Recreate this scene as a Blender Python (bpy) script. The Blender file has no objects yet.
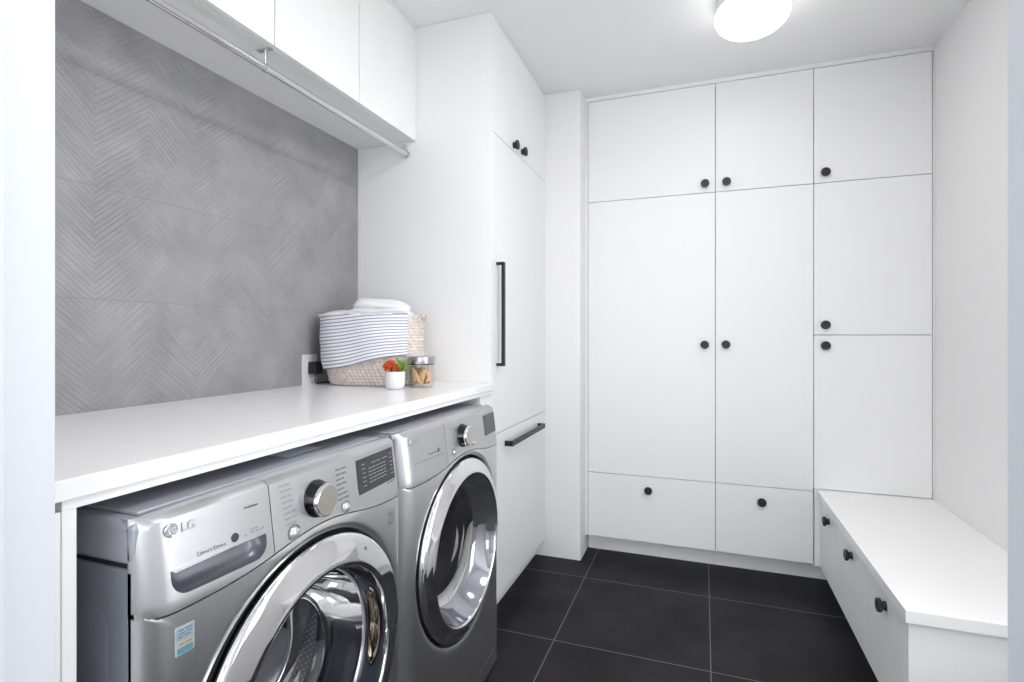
import bpy, bmesh, math, random
from mathutils import Vector, Matrix
random.seed(7)
PI = math.pi
scene = bpy.context.scene
COL = scene.collection

# ------------------------------------------------------------------ camera
YAW = 0.3464
cam_data = bpy.data.cameras.new('camera')
cam_data.sensor_fit = 'HORIZONTAL'
cam_data.sensor_width = 36.0
cam_data.lens = 36.0 * 530.4656 / 1024.0
cam_data.shift_y = -(341.0 - 335.472) / 1024.0
cam_data.clip_start = 0.02
camera = bpy.data.objects.new('camera', cam_data)
COL.objects.link(camera)
camera.location = (0, 0, 1.25)
camera.rotation_euler = (PI / 2, 0, YAW)
scene.camera = camera

# ------------------------------------------------------------------ world, lights, exposure
world = bpy.data.worlds.new('world')
scene.world = world
world.use_nodes = True
world.node_tree.nodes['Background'].inputs[0].default_value = (0.93, 0.965, 1.0, 1)
world.node_tree.nodes['Background'].inputs[1].default_value = 2.6

def area_light(name, loc, direction, sx, sy, power, colour):
    d = bpy.data.lights.new(name, 'AREA')
    d.shape = 'RECTANGLE'; d.size = sx; d.size_y = sy
    d.energy = power; d.color = colour
    o = bpy.data.objects.new(name, d); COL.objects.link(o)
    o.location = loc
    o.rotation_euler = Vector(direction).to_track_quat('-Z', 'Y').to_euler()
    return o
area_light('daylight_through_hall_window', (-0.45, -2.62, 1.45), (0, 1, 0), 2.3, 1.9, 16, (0.93, 0.965, 1.0))
area_light('daylight_through_side_window', (1.62, -1.75, 1.5), (-1, 0, 0), 1.0, 1.0, 3, (0.93, 0.965, 1.0))
area_light('daylight_through_room_window', (1.19, 1.02, 1.32), (-1, 0, -0.05), 0.82, 1.70, 3.5, (0.94, 0.97, 1.0))

scene.view_settings.view_transform = 'Standard'
scene.view_settings.look = 'None'
scene.view_settings.gamma = 1.0
scene.view_settings.use_curve_mapping = False
scene.view_settings.exposure = 0.47
LAMP_STRENGTH = 3.6
FILL_LAMP_STRENGTH = 25.0

# ------------------------------------------------------------------ materials
def srgb(r, g, b):
    f = lambda c: (c / 255 / 12.92) if c / 255 <= 0.04045 else ((c / 255 + 0.055) / 1.055) ** 2.4
    return (f(r), f(g), f(b), 1)

def mat(name, col, rough=0.5, metal=0.0, spec=0.5, emis=None, noise=None, bump=None, trans=0, coat=0, aniso=0):
    m = bpy.data.materials.new(name); m.use_nodes = True
    nt = m.node_tree; b = nt.nodes['Principled BSDF']
    b.inputs['Base Color'].default_value = col
    b.inputs['Roughness'].default_value = rough
    b.inputs['Metallic'].default_value = metal
    b.inputs['Specular IOR Level'].default_value = spec
    if trans: b.inputs['Transmission Weight'].default_value = trans
    if coat: b.inputs['Coat Weight'].default_value = coat
    if aniso: b.inputs['Anisotropic'].default_value = aniso
    if emis:
        b.inputs['Emission Color'].default_value = emis[0]
        b.inputs['Emission Strength'].default_value = emis[1]
    tc = nt.nodes.new('ShaderNodeTexCoord')
    if noise:   # (scale, colour2, detail)
        n = nt.nodes.new('ShaderNodeTexNoise'); n.inputs['Scale'].default_value = noise[0]
        n.inputs['Detail'].default_value = 6
        nt.links.new(tc.outputs['Object'], n.inputs['Vector'])
        r = nt.nodes.new('ShaderNodeValToRGB')
        r.color_ramp.elements[0].position = 0.3; r.color_ramp.elements[1].position = 0.7
        r.color_ramp.elements[0].color = col; r.color_ramp.elements[1].color = noise[1]
        nt.links.new(n.outputs['Fac'], r.inputs['Fac'])
        nt.links.new(r.outputs['Color'], b.inputs['Base Color'])
    if bump:    # (scale, strength, distance)
        n = nt.nodes.new('ShaderNodeTexNoise'); n.inputs['Scale'].default_value = bump[0]
        n.inputs['Detail'].default_value = 4
        nt.links.new(tc.outputs['Object'], n.inputs['Vector'])
        bp = nt.nodes.new('ShaderNodeBump'); bp.inputs['Strength'].default_value = bump[1]
        bp.inputs['Distance'].default_value = bump[2]
        nt.links.new(n.outputs['Fac'], bp.inputs['Height'])
        nt.links.new(bp.outputs['Normal'], b.inputs['Normal'])
    return m

M = {}
M['wall'] = mat('wall_paint', srgb(246, 245, 245), 0.7, spec=0.2, bump=(60, 0.05, 0.002))
M['ceiling'] = mat('ceiling_paint', srgb(249, 249, 250), 0.8, spec=0.1)
M['cab'] = mat('matt_white_cabinet', srgb(246, 246, 246), 0.42, spec=0.35, bump=(25, 0.02, 0.001))
M['carcass'] = mat('gap_shade_carcass', srgb(120, 120, 122), 0.7, spec=0.2)  # greyed to put the shade of the gaps between fronts into colour
M['trim'] = mat('white_trim', srgb(226, 229, 234), 0.5)
M['quartz'] = mat('white_quartz', srgb(250, 249, 250), 0.22, noise=(14, srgb(246, 245, 247)))
M['bench'] = mat('bench_top_white', srgb(250, 249, 249), 0.3)
M['black'] = mat('matt_black_metal', srgb(40, 40, 44), 0.42, metal=0.2, spec=0.5)
M['chrome'] = mat('chrome', (0.86, 0.86, 0.87, 1), 0.05, 1.0)
M['rod'] = mat('polished_rod', (0.72, 0.72, 0.74, 1), 0.16, 1.0)
M['graphite'] = mat('graphite_side_paint', srgb(150, 153, 162), 0.42, metal=0.5)
M['topgrey'] = mat('grey_washer_lid', srgb(176, 178, 186), 0.5, metal=0.4)
M['darkgap'] = mat('dark_gap', srgb(22, 23, 27), 0.5)
M['rubber'] = mat('dark_rubber', srgb(38, 41, 48), 0.35, spec=0.5)
M['funnel'] = mat('smoked_plastic', srgb(50, 54, 63), 0.14, spec=0.6)
M['dryer_funnel'] = mat('dryer_inner_chrome', srgb(170, 172, 178), 0.08, 0.9)
M['display'] = mat('display_glass', srgb(98, 98, 104), 0.2)
M['dryer_display'] = mat('dim_display', srgb(138, 139, 143), 0.25)
M['mark'] = mat('printed_mark', srgb(120, 120, 126), 0.5)
M['markdark'] = mat('dark_printed_mark', srgb(70, 72, 78), 0.5)
M['markfaint'] = mat('faint_printed_mark', srgb(160, 160, 166), 0.5)
M['marklight'] = mat('pale_printed_mark', srgb(176, 176, 180), 0.5)
M['pearl'] = mat('pearl_button', srgb(214, 214, 218), 0.12, metal=0.6)
M['dialface'] = mat('satin_dial_face', srgb(196, 191, 184), 0.28, metal=0.7)
M['dialblack'] = mat('gloss_black', srgb(12, 12, 16), 0.12)
M['sticker_white'] = mat('sticker_white', srgb(226, 238, 244), 0.4)
M['mark2'] = mat('soft_printed_mark', srgb(158, 158, 164), 0.5)
M['logogrey'] = mat('logo_grey', srgb(200, 201, 206), 0.3, metal=0.5)
M['sticker_clear'] = mat('clear_sticker', srgb(196, 197, 202), 0.4)
M['sticker_blue'] = mat('sticker_blue', srgb(196, 224, 238), 0.4)
M['sticker_teal'] = mat('sticker_teal', srgb(136, 198, 212), 0.4)
M['sticker_cream'] = mat('sticker_cream', srgb(240, 228, 204), 0.4)
M['outlet'] = mat('outlet_plastic', srgb(226, 228, 232), 0.3)
M['pot'] = mat('white_ceramic', srgb(240, 240, 240), 0.15)
M['red'] = mat('red_berry', srgb(196, 48, 34), 0.35, noise=(90, srgb(226, 92, 52)))
M['green'] = mat('green_leaf', srgb(86, 142, 44), 0.4, noise=(80, srgb(168, 200, 84)))
M['soil'] = mat('soil', srgb(60, 48, 38), 0.9)
M['wood'] = mat('clothespin_wood', srgb(238, 206, 170), 0.6, noise=(70, srgb(224, 180, 138)))
M['jarlid'] = mat('brushed_steel_lid', srgb(190, 190, 192), 0.24, 1.0)
M['basket'] = mat('basket_rope', srgb(240, 232, 226), 0.85, spec=0.1, noise=(55, srgb(216, 203, 195)), bump=(300, 0.5, 0.003))
M['towel'] = mat('white_towel', srgb(246, 246, 248), 0.95, spec=0.05, bump=(350, 0.6, 0.004))

def stainless(name, c, rough=0.3):
    m = mat(name, c, rough, 1.0, aniso=0.5)
    nt = m.node_tree; b = nt.nodes['Principled BSDF']
    tc = nt.nodes.new('ShaderNodeTexCoord'); mp = nt.nodes.new('ShaderNodeMapping')
    mp.inputs['Scale'].default_value = (4, 3, 700)
    n = nt.nodes.new('ShaderNodeTexNoise'); n.inputs['Scale'].default_value = 1.0; n.inputs['Detail'].default_value = 3
    nt.links.new(tc.outputs['Object'], mp.inputs['Vector']); nt.links.new(mp.outputs['Vector'], n.inputs['Vector'])
    mr = nt.nodes.new('ShaderNodeMapRange')
    mr.inputs['To Min'].default_value = rough - 0.015; mr.inputs['To Max'].default_value = rough + 0.02
    nt.links.new(n.outputs['Fac'], mr.inputs['Value']); nt.links.new(mr.outputs['Result'], b.inputs['Roughness'])
    return m
M['steel'] = stainless('stainless_front', (0.76, 0.76, 0.77, 1), 0.36)
M['steel_panel'] = stainless('silver_control_panel', (0.61, 0.61, 0.625, 1), 0.36)

def mnode(nt, op, a, b=None, c=None):
    n = nt.nodes.new('ShaderNodeMath'); n.operation = op
    for i, v in enumerate((a, b, c)):
        if v is None: continue
        if isinstance(v, (int, float)): n.inputs[i].default_value = v
        else: nt.links.new(v, n.inputs[i])
    return n.outputs[0]

def glass_mat(name, tint, frac, rough=0.02, edge=1.0):
    """thin clear pane: mostly transparent, glossy by fresnel"""
    m = bpy.data.materials.new(name); m.use_nodes = True
    nt = m.node_tree; nt.nodes.clear()
    o = nt.nodes.new('ShaderNodeOutputMaterial'); mx = nt.nodes.new('ShaderNodeMixShader')
    t = nt.nodes.new('ShaderNodeBsdfTransparent'); g = nt.nodes.new('ShaderNodeBsdfGlossy')
    t.inputs['Color'].default_value = tint; g.inputs['Roughness'].default_value = rough
    lw = nt.nodes.new('ShaderNodeLayerWeight'); lw.inputs['Blend'].default_value = frac
    nt.links.new(mnode(nt, 'MULTIPLY', lw.outputs['Fresnel'], edge), mx.inputs[0]); nt.links.new(t.outputs[0], mx.inputs[1])
    nt.links.new(g.outputs[0], mx.inputs[2]); nt.links.new(mx.outputs[0], o.inputs['Surface'])
    return m
M['bowl'] = glass_mat('door_glass', (0.86, 0.89, 0.92, 1), 0.42)
M['jarglass'] = glass_mat('jar_glass', (0.96, 0.97, 0.96, 1), 0.05, 0.02, 0.45)

def drum_mat(name, base, dots):
    m = mat(name, base, 0.3, 0.9)
    nt = m.node_tree; b = nt.nodes['Principled BSDF']
    tc = nt.nodes.new('ShaderNodeTexCoord'); mp = nt.nodes.new('ShaderNodeMapping')
    nt.links.new(tc.outputs['UV'], mp.inputs['Vector']); mp.inputs['Scale'].default_value = (110, 30, 1)
    # hex grid of holes, their glints painted as bright dots, from two shifted grids
    def grid(off):
        a = nt.nodes.new('ShaderNodeVectorMath'); a.operation = 'ADD'; a.inputs[1].default_value = (off, off, 0)
        nt.links.new(mp.outputs['Vector'], a.inputs[0])
        f = nt.nodes.new('ShaderNodeVectorMath'); f.operation = 'FRACTION'; nt.links.new(a.outputs[0], f.inputs[0])
        s = nt.nodes.new('ShaderNodeVectorMath'); s.operation = 'SUBTRACT'; s.inputs[1].default_value = (.5, .5, 0)
        nt.links.new(f.outputs[0], s.inputs[0])
        l = nt.nodes.new('ShaderNodeVectorMath'); l.operation = 'LENGTH'; nt.links.new(s.outputs[0], l.inputs[0])
        return l
    l1, l2 = grid(0), grid(.5)
    mn = nt.nodes.new('ShaderNodeMath'); mn.operation = 'MINIMUM'
    nt.links.new(l1.outputs['Value'], mn.inputs[0]); nt.links.new(l2.outputs['Value'], mn.inputs[1])
    gt = nt.nodes.new('ShaderNodeMath'); gt.operation = 'LESS_THAN'; gt.inputs[1].default_value = dots
    nt.links.new(mn.outputs[0], gt.inputs[0])
    mx = nt.nodes.new('ShaderNodeMix'); mx.data_type = 'RGBA'
    mx.inputs['A'].default_value = base; mx.inputs['B'].default_value = (0.85, 0.86, 0.88, 1)
    nt.links.new(gt.outputs[0], mx.inputs['Factor']); nt.links.new(mx.outputs['Result'], b.inputs['Base Color'])
    return m
M['drum'] = drum_mat('perforated_drum', (0.46, 0.47, 0.51, 1), 0.20)
M['dryerdrum'] = mat('dryer_drum', srgb(196, 196, 198), 0.35, 0.3)
M['baffle'] = mat('drum_baffle', srgb(190, 194, 202), 0.3, 0.2)

def mnode(nt, op, a, b=None, c=None):
    n = nt.nodes.new('ShaderNodeMath'); n.operation = op
    for i, v in enumerate((a, b, c)):
        if v is None: continue
        if isinstance(v, (int, float)): n.inputs[i].default_value = v
        else: nt.links.new(v, n.inputs[i])
    return n.outputs[0]

def chevron_tiles():
    m = mat('chevron_relief_tile', srgb(165, 165, 168), 0.42, spec=0.35)
    nt = m.node_tree; b = nt.nodes['Principled BSDF']
    g = nt.nodes.new('ShaderNodeNewGeometry'); sp = nt.nodes.new('ShaderNodeSeparateXYZ')
    nt.links.new(g.outputs['Position'], sp.inputs[0])
    y, z = sp.outputs['Y'], sp.outputs['Z']
    yy = mnode(nt, 'ADD', y, -0.943 + 0.148 * 20)
    tri = mnode(nt, 'PINGPONG', yy, 0.148)
    w = mnode(nt, 'SUBTRACT', z, mnode(nt, 'MULTIPLY', tri, 0.92))
    # per-column offset so the grooves of neighbours do not meet exactly
    colid = mnode(nt, 'FLOOR', mnode(nt, 'DIVIDE', yy, 0.148))
    n1 = nt.nodes.new('ShaderNodeTexNoise'); n1.noise_dimensions = '2D'
    cv = nt.nodes.new('ShaderNodeCombineXYZ')
    nt.links.new(mnode(nt, 'MULTIPLY', w, 62.0), cv.inputs[0]); nt.links.new(mnode(nt, 'MULTIPLY', colid, 7.3), cv.inputs[1])
    nt.links.new(cv.outputs[0], n1.inputs['Vector']); n1.inputs['Scale'].default_value = 1.0; n1.inputs['Detail'].default_value = 2
    # regular groove
    sn = mnode(nt, 'SINE', mnode(nt, 'ADD', mnode(nt, 'MULTIPLY', w, 2 * PI / 0.0170), mnode(nt, 'MULTIPLY', n1.outputs['Fac'], 7.0)))
    gr = mnode(nt, 'POWER', mnode(nt, 'MULTIPLY_ADD', sn, 0.5, 0.5), 2.5)
    # patchy strength
    n2 = nt.nodes.new('ShaderNodeTexNoise'); n2.inputs['Scale'].default_value = 4.5; n2.inputs['Detail'].default_value = 3
    nt.links.new(g.outputs['Position'], n2.inputs['Vector'])
    mr = nt.nodes.new('ShaderNodeMapRange'); mr.inputs['From Min'].default_value = 0.35; mr.inputs['From Max'].default_value = 0.68
    mr.inputs['To Min'].default_value = 0.25
    nt.links.new(n2.outputs['Fac'], mr.inputs['Value'])
    groove = mnode(nt, 'MULTIPLY', gr, mr.outputs['Result'])
    # tile joints
    dz = mnode(nt, 'PINGPONG', mnode(nt, 'ADD', z, -1.346 + 0.298 * 10), 0.149)
    jz = mnode(nt, 'LESS_THAN', dz, 0.0010)
    dy = mnode(nt, 'PINGPONG', mnode(nt, 'ADD', y, -1.239 + 0.592 * 10), 0.296)
    jy = mnode(nt, 'LESS_THAN', dy, 0.0009)
    j = mnode(nt, 'MAXIMUM', jz, mnode(nt, 'MULTIPLY', jy, 0.35))
    # colour: cloudy cement
    n3 = nt.nodes.new('ShaderNodeTexNoise'); n3.inputs['Scale'].default_value = 7; n3.inputs['Detail'].default_value = 8; n3.inputs['Roughness'].default_value = 0.65
    nt.links.new(g.outputs['Position'], n3.inputs['Vector'])
    r = nt.nodes.new('ShaderNodeValToRGB')
    r.color_ramp.elements[0].position = 0.3; r.color_ramp.elements[1].position = 0.72
    r.color_ramp.elements[0].color = srgb(146, 146, 150); r.color_ramp.elements[1].color = srgb(172, 170, 172)
    nt.links.new(n3.outputs['Fac'], r.inputs['Fac'])
    mx = nt.nodes.new('ShaderNodeMix'); mx.data_type = 'RGBA'
    mx.inputs['B'].default_value = srgb(128, 128, 132)
    nt.links.new(r.outputs['Color'], mx.inputs['A'])
    nt.links.new(mnode(nt, 'MAXIMUM', mnode(nt, 'MULTIPLY', groove, 0.40), mnode(nt, 'MULTIPLY', j, 0.6)), mx.inputs['Factor'])
    nt.links.new(mx.outputs['Result'], b.inputs['Base Color'])
    h = mnode(nt, 'SUBTRACT', 1.0, mnode(nt, 'MAXIMUM', groove, j))
    bp = nt.nodes.new('ShaderNodeBump'); bp.inputs['Strength'].default_value = 0.75; bp.inputs['Distance'].default_value = 0.0022
    nt.links.new(h, bp.inputs['Height']); nt.links.new(bp.outputs['Normal'], b.inputs['Normal'])
    return m
M['tile'] = chevron_tiles()

def floor_mat():
    m = mat('dark_porcelain_floor', srgb(56, 56, 62), 0.48, spec=0.2)
    nt = m.node_tree; b = nt.nodes['Principled BSDF']
    g = nt.nodes.new('ShaderNodeNewGeometry'); sp = nt.nodes.new('ShaderNodeSeparateXYZ')
    nt.links.new(g.outputs['Position'], sp.inputs[0])
    x, y = sp.outputs['X'], sp.outputs['Y']
    dx = mnode(nt, 'PINGPONG', mnode(nt, 'ADD', x, -0.026 + 6.03), 0.3015)
    dy = mnode(nt, 'PINGPONG', mnode(nt, 'ADD', y, -2.106 + 6.0), 0.3)
    jx = mnode(nt, 'LESS_THAN', dx, 0.0019); jy = mnode(nt, 'LESS_THAN', dy, 0.0019)
    j = mnode(nt, 'MAXIMUM', jx, jy)
    n = nt.nodes.new('ShaderNodeTexNoise'); n.inputs['Scale'].default_value = 3.5; n.inputs['Detail'].default_value = 9; n.inputs['Roughness'].default_value = 0.62
    nt.links.new(g.outputs['Position'], n.inputs['Vector'])
    r = nt.nodes.new('ShaderNodeValToRGB'); r.color_ramp.elements[0].position = 0.32; r.color_ramp.elements[1].position = 0.72
    r.color_ramp.elements[0].color = srgb(10, 10, 14); r.color_ramp.elements[1].color = srgb(40, 38, 43)
    nt.links.new(n.outputs['Fac'], r.inputs['Fac'])
    mx = nt.nodes.new('ShaderNodeMix'); mx.data_type = 'RGBA'; mx.inputs['B'].default_value = srgb(112, 112, 116)
    nt.links.new(r.outputs['Color'], mx.inputs['A']); nt.links.new(j, mx.inputs['Factor'])
    nt.links.new(mx.outputs['Result'], b.inputs['Base Color'])
    bp = nt.nodes.new('ShaderNodeBump'); bp.inputs['Strength'].default_value = 0.25; bp.inputs['Distance'].default_value = 0.002
    nt.links.new(mnode(nt, 'SUBTRACT', n.outputs['Fac'], j), bp.inputs['Height']); nt.links.new(bp.outputs['Normal'], b.inputs['Normal'])
    return m
M['floor'] = floor_mat()

def striped_towel():
    m = mat('striped_tea_towel', srgb(246, 246, 249), 0.95, spec=0.05, bump=(400, 0.4, 0.002))
    nt = m.node_tree; b = nt.nodes['Principled BSDF']
    tc = nt.nodes.new('ShaderNodeTexCoord'); sp = nt.nodes.new('ShaderNodeSeparateXYZ')
    nt.links.new(tc.outputs['UV'], sp.inputs[0])
    s = mnode(nt, 'FRACT', mnode(nt, 'MULTIPLY', sp.outputs['Y'], 23.0))
    k = mnode(nt, 'LESS_THAN', s, 0.30)
    k = mnode(nt, 'MULTIPLY', k, mnode(nt, 'GREATER_THAN', sp.outputs['X'], 0.03))
    mx = nt.nodes.new('ShaderNodeMix'); mx.data_type = 'RGBA'
    mx.inputs['A'].default_value = srgb(246, 246, 249); mx.inputs['B'].default_value = srgb(150, 154, 178)
    nt.links.new(k, mx.inputs['Factor']); nt.links.new(mx.outputs['Result'], b.inputs['Base Color'])
    return m
M['stripe'] = striped_towel()
M['lamp'] = mat('lamp_diffuser', srgb(250, 248, 244), 0.4, emis=((1.0, 0.985, 0.96, 1), LAMP_STRENGTH))

# ------------------------------------------------------------------ helpers
def link_obj(name, me, m=None, parent=None, smooth=False):
    o = bpy.data.objects.new(name, me); COL.objects.link(o)
    if m is not None:
        me.materials.clear(); me.materials.append(M[m] if isinstance(m, str) else m)
    if smooth:
        for p in me.polygons: p.use_smooth = True
    if parent is not None: o.parent = parent
    return o

def finish(name, bm, m, parent=None, smooth=False, angle=None, bevel=0, segs=2):
    bmesh.ops.recalc_face_normals(bm, faces=bm.faces)
    me = bpy.data.meshes.new(name); bm.to_mesh(me); bm.free()
    if angle is not None:
        me.shade_smooth() if hasattr(me, 'shade_smooth') else None
        me.set_sharp_from_angle(angle=math.radians(angle))
    o = link_obj(name, me, m, parent, smooth)
    if bevel:
        md = o.modifiers.new('bevel', 'BEVEL'); md.width = bevel; md.segments = segs; md.limit_method = 'ANGLE'
    return o

def add_box(bm, x0, x1, y0, y1, z0, z1):
    v = [bm.verts.new((x, y, z)) for z in (z0, z1) for y in (y0, y1) for x in (x0, x1)]
    for f in ((0, 1, 3, 2), (4, 6, 7, 5), (0, 4, 5, 1), (2, 3, 7, 6), (0, 2, 6, 4), (1, 5, 7, 3)):
        bm.faces.new([v[i] for i in f])

def box(name, m, x0, x1, y0, y1, z0, z1, parent=None, bevel=0.0, segs=2):
    bm = bmesh.new(); add_box(bm, x0, x1, y0, y1, z0, z1)
    return finish(name, bm, m, parent, bevel=bevel, segs=segs)

def boxes(name, m, lst, parent=None, bevel=0.0):
    bm = bmesh.new()
    for b in lst: add_box(bm, *b)
    return finish(name, bm, m, parent, bevel=bevel)

def tag(o, label, cat, group=None, kind=None):
    o['label'] = label; o['category'] = cat
    if group: o['group'] = group
    if kind: o['kind'] = kind
    return o

def empty(name, loc, label, cat, group=None, rz=0):
    o = bpy.data.objects.new(name, None); COL.objects.link(o)
    o.location = loc; o.rotation_euler = (0, 0, rz); o.empty_display_size = 0.1
    return tag(o, label, cat, group)

def struct(o):
    o['kind'] = 'structure'; return o

def lathe(name, prof, m, parent=None, axis='Z', origin=(0, 0, 0), segs=64, smooth=True, angle=35, cap0=False, cap1=False, uv=False):
    """prof: list of (radius, height along axis)"""
    bm = bmesh.new(); rings = []
    for r, h in prof:
        ring = []
        for i in range(segs):
            a = 2 * PI * i / segs
            if axis == 'Z': p = (r * math.cos(a), r * math.sin(a), h)
            elif axis == 'X': p = (h, r * math.cos(a), r * math.sin(a))
            else: p = (r * math.cos(a), h, r * math.sin(a))
            ring.append(bm.verts.new(Vector(p) + Vector(origin)))
        rings.append(ring)
    uvl = bm.loops.layers.uv.new('uv') if uv else None
    for k in range(len(rings) - 1):
        for i in range(segs):
            j = (i + 1) % segs
            f = bm.faces.new((rings[k][i], rings[k][j], rings[k + 1][j], rings[k + 1][i]))
            if uv:
                for l, (uu, vv) in zip(f.loops, ((i, k), (i + 1, k), (i + 1, k + 1), (i, k + 1))):
                    l[uvl].uv = (uu / segs, vv / (len(rings) - 1))
    if cap0: bm.faces.new(rings[0])
    if cap1: bm.faces.new(rings[-1])
    return finish(name, bm, m, parent, smooth=True, angle=angle)

def tube(name, pts, r, m, parent=None, segs=10, closed_ends=True):
    bm = bmesh.new(); rings = []
    pts = [Vector(p) for p in pts]
    for i, p in enumerate(pts):
        a = pts[max(i - 1, 0)]; b = pts[min(i + 1, len(pts) - 1)]
        d = (b - a).normalized()
        up = Vector((0, 0, 1)) if abs(d.z) < 0.9 else Vector((1, 0, 0))
        s = d.cross(up).normalized(); t = d.cross(s).normalized()
        rr = r[i] if isinstance(r, (list, tuple)) else r
        rings.append([bm.verts.new(p + (s * math.cos(2 * PI * k / segs) + t * math.sin(2 * PI * k / segs)) * rr) for k in range(segs)])
    for k in range(len(rings) - 1):
        for i in range(segs):
            j = (i + 1) % segs
            bm.faces.new((rings[k][i], rings[k][j], rings[k + 1][j], rings[k + 1][i]))
    if closed_ends:
        bm.faces.new(rings[0]); bm.faces.new(rings[-1])
    return finish(name, bm, m, parent, smooth=True, angle=50)

def boolean(o, cutter):
    """cuts the hole for good and removes the cutter"""
    md = o.modifiers.new('cut', 'BOOLEAN'); md.operation = 'DIFFERENCE'; md.object = cutter; md.solver = 'EXACT'
    bpy.context.view_layer.update()
    dg = bpy.context.evaluated_depsgraph_get()
    me = bpy.data.meshes.new_from_object(o.evaluated_get(dg))
    o.modifiers.remove(md); old = o.data; o.data = me
    bpy.data.meshes.remove(old); bpy.data.objects.remove(cutter, do_unlink=True)
    return o

# ------------------------------------------------------------------ room shell
WX, BX, DY, CZ = -1.511, 1.022, 3.10, 2.617      # left wall, right wall, back, ceiling
NEAR, OUT = 0.455, 0.335                          # room side and hall side of the door wall
HX0, HX1, HY = -2.2, 1.45, -2.45
struct(box('floor', 'floor', -2.4, 1.7, -2.7, 3.35, -0.10, 0.0))
struct(box('ceiling', 'ceiling', -2.4, 1.7, -2.7, 3.35, CZ, CZ + 0.12))
struct(box('wall_left', 'tile', WX - 0.12, WX, NEAR, 3.25, 0, CZ))
ry0, ry1, rz0, rz1 = 0.60, 1.44, 0.56, 2.38
struct(boxes('wall_right', 'wall', [(BX, BX + .12, NEAR, ry0, 0, CZ), (BX, BX + .12, ry1, 3.25, 0, CZ), (BX, BX + .12, ry0, ry1, 0, rz0), (BX, BX + .12, ry0, ry1, rz1, CZ)]))
struct(boxes('window_3', 'trim', [(BX + .03, BX + .08, ry0, ry0 + .05, rz0, rz1), (BX + .03, BX + .08, ry1 - .05, ry1, rz0, rz1), (BX + .03, BX + .08, ry0, ry1, rz0, rz0 + .05),
       (BX + .03, BX + .08, ry0, ry1, rz1 - .05, rz1), (BX + .035, BX + .075, ry0, ry1, 1.455, 1.485), (BX - .02, BX + .03, ry0 - .03, ry1 + .03, rz0 - .025, rz0)]))
struct(box('wall_back', 'wall', WX, BX, 3.13, 3.25, 0, CZ))
struct(box('wall_return', 'wall', -1.45, -0.6415, 2.896, 3.13, 0, CZ, bevel=0.002))
DX0, DX1, DH = -0.806, 0.1945, 2.12
bm = bmesh.new()
add_box(bm, HX0 - .1, DX0 - .02, OUT, NEAR - .002, 0, CZ)
struct(finish('wall_door_left', bm, 'wall'))
struct(box('wall_door_right', 'wall', DX1 + .02, HX1 + .1, OUT, NEAR - .002, 0, CZ))
struct(box('wall_door_header', 'wall', DX0 - .02, DX1 + .02, OUT, NEAR - .002, DH + .02, CZ))
bm = bmesh.new()
add_box(bm, DX0 - .02, DX0, OUT - .01, NEAR, 0, DH); add_box(bm, DX0 - .005, DX0 + .007, OUT - .01, 0.398, 0, DH)
struct(finish('trim_1', bm, 'trim', bevel=0.0015))
bm = bmesh.new()
add_box(bm, DX1, DX1 + .02, OUT - .01, NEAR, 0, DH)
struct(finish('trim_2', bm, 'trim', bevel=0.0015))
struct(box('trim_3', 'trim', DX0 - .02, DX1 + .02, OUT - .01, NEAR, DH, DH + .02))
# hall the photographer stands in
struct(box('wall_hall_left', 'wall', HX0 - .12, HX0, HY, OUT, 0, CZ))
wx0, wx1, wz0, wz1 = -1.6, 0.7, 0.5, 2.4
struct(boxes('wall_hall_back', 'wall', [(HX0, wx0, HY - .12, HY, 0, CZ), (wx1, HX1, HY - .12, HY, 0, CZ), (wx0, wx1, HY - .12, HY, 0, wz0), (wx0, wx1, HY - .12, HY, wz1, CZ)]))
sy0, sy1, sz0, sz1 = -2.25, -1.25, 0.95, 2.05
struct(boxes('wall_hall_right', 'wall', [(HX1, HX1 + .12, HY, sy0, 0, CZ), (HX1, HX1 + .12, sy1, OUT, 0, CZ), (HX1, HX1 + .12, sy0, sy1, 0, sz0), (HX1, HX1 + .12, sy0, sy1, sz1, CZ)]))
fr = .05
struct(boxes('window_1', 'trim', [(wx0, wx0 + fr, HY - .09, HY - .03, wz0, wz1), (wx1 - fr, wx1, HY - .09, HY - .03, wz0, wz1), (wx0, wx1, HY - .09, HY - .03, wz0, wz0 + fr),
       (wx0, wx1, HY - .09, HY - .03, wz1 - fr, wz1), ((wx0 + wx1) / 2 - .03, (wx0 + wx1) / 2 + .03, HY - .09, HY - .03, wz0, wz1)]))
struct(boxes('window_2', 'trim', [(HX1 + .03, HX1 + .09, sy0, sy0 + fr, sz0, sz1), (HX1 + .03, HX1 + .09, sy1 - fr, sy1, sz0, sz1), (HX1 + .03, HX1 + .09, sy0, sy1, sz0, sz0 + fr),
       (HX1 + .03, HX1 + .09, sy0, sy1, sz1 - fr, sz1), (HX1 + .03, HX1 + .09, sy0, sy1, (sz0 + sz1) / 2 - .02, (sz0 + sz1) / 2 + .02)]))

# ------------------------------------------------------------------ ceiling lamp, and an added fill lamp
lamp = empty('ceiling_lamp', (0.184, 2.345, CZ), 'round glowing white flush dome lamp on the ceiling', 'lamp')
lathe('lamp_base', [(0.0, -0.001), (0.134, -0.001), (0.136, -0.004), (0.136, -0.046), (0.132, -0.049), (0.128, -0.046)], 'trim', lamp)
lathe('lamp_shade', [(0.128, -0.045), (0.137, -0.052), (0.141, -0.066), (0.139, -0.084), (0.130, -0.102), (0.112, -0.118), (0.082, -0.130), (0.045, -0.137), (0.001, -0.139)], 'lamp', lamp)

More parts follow.
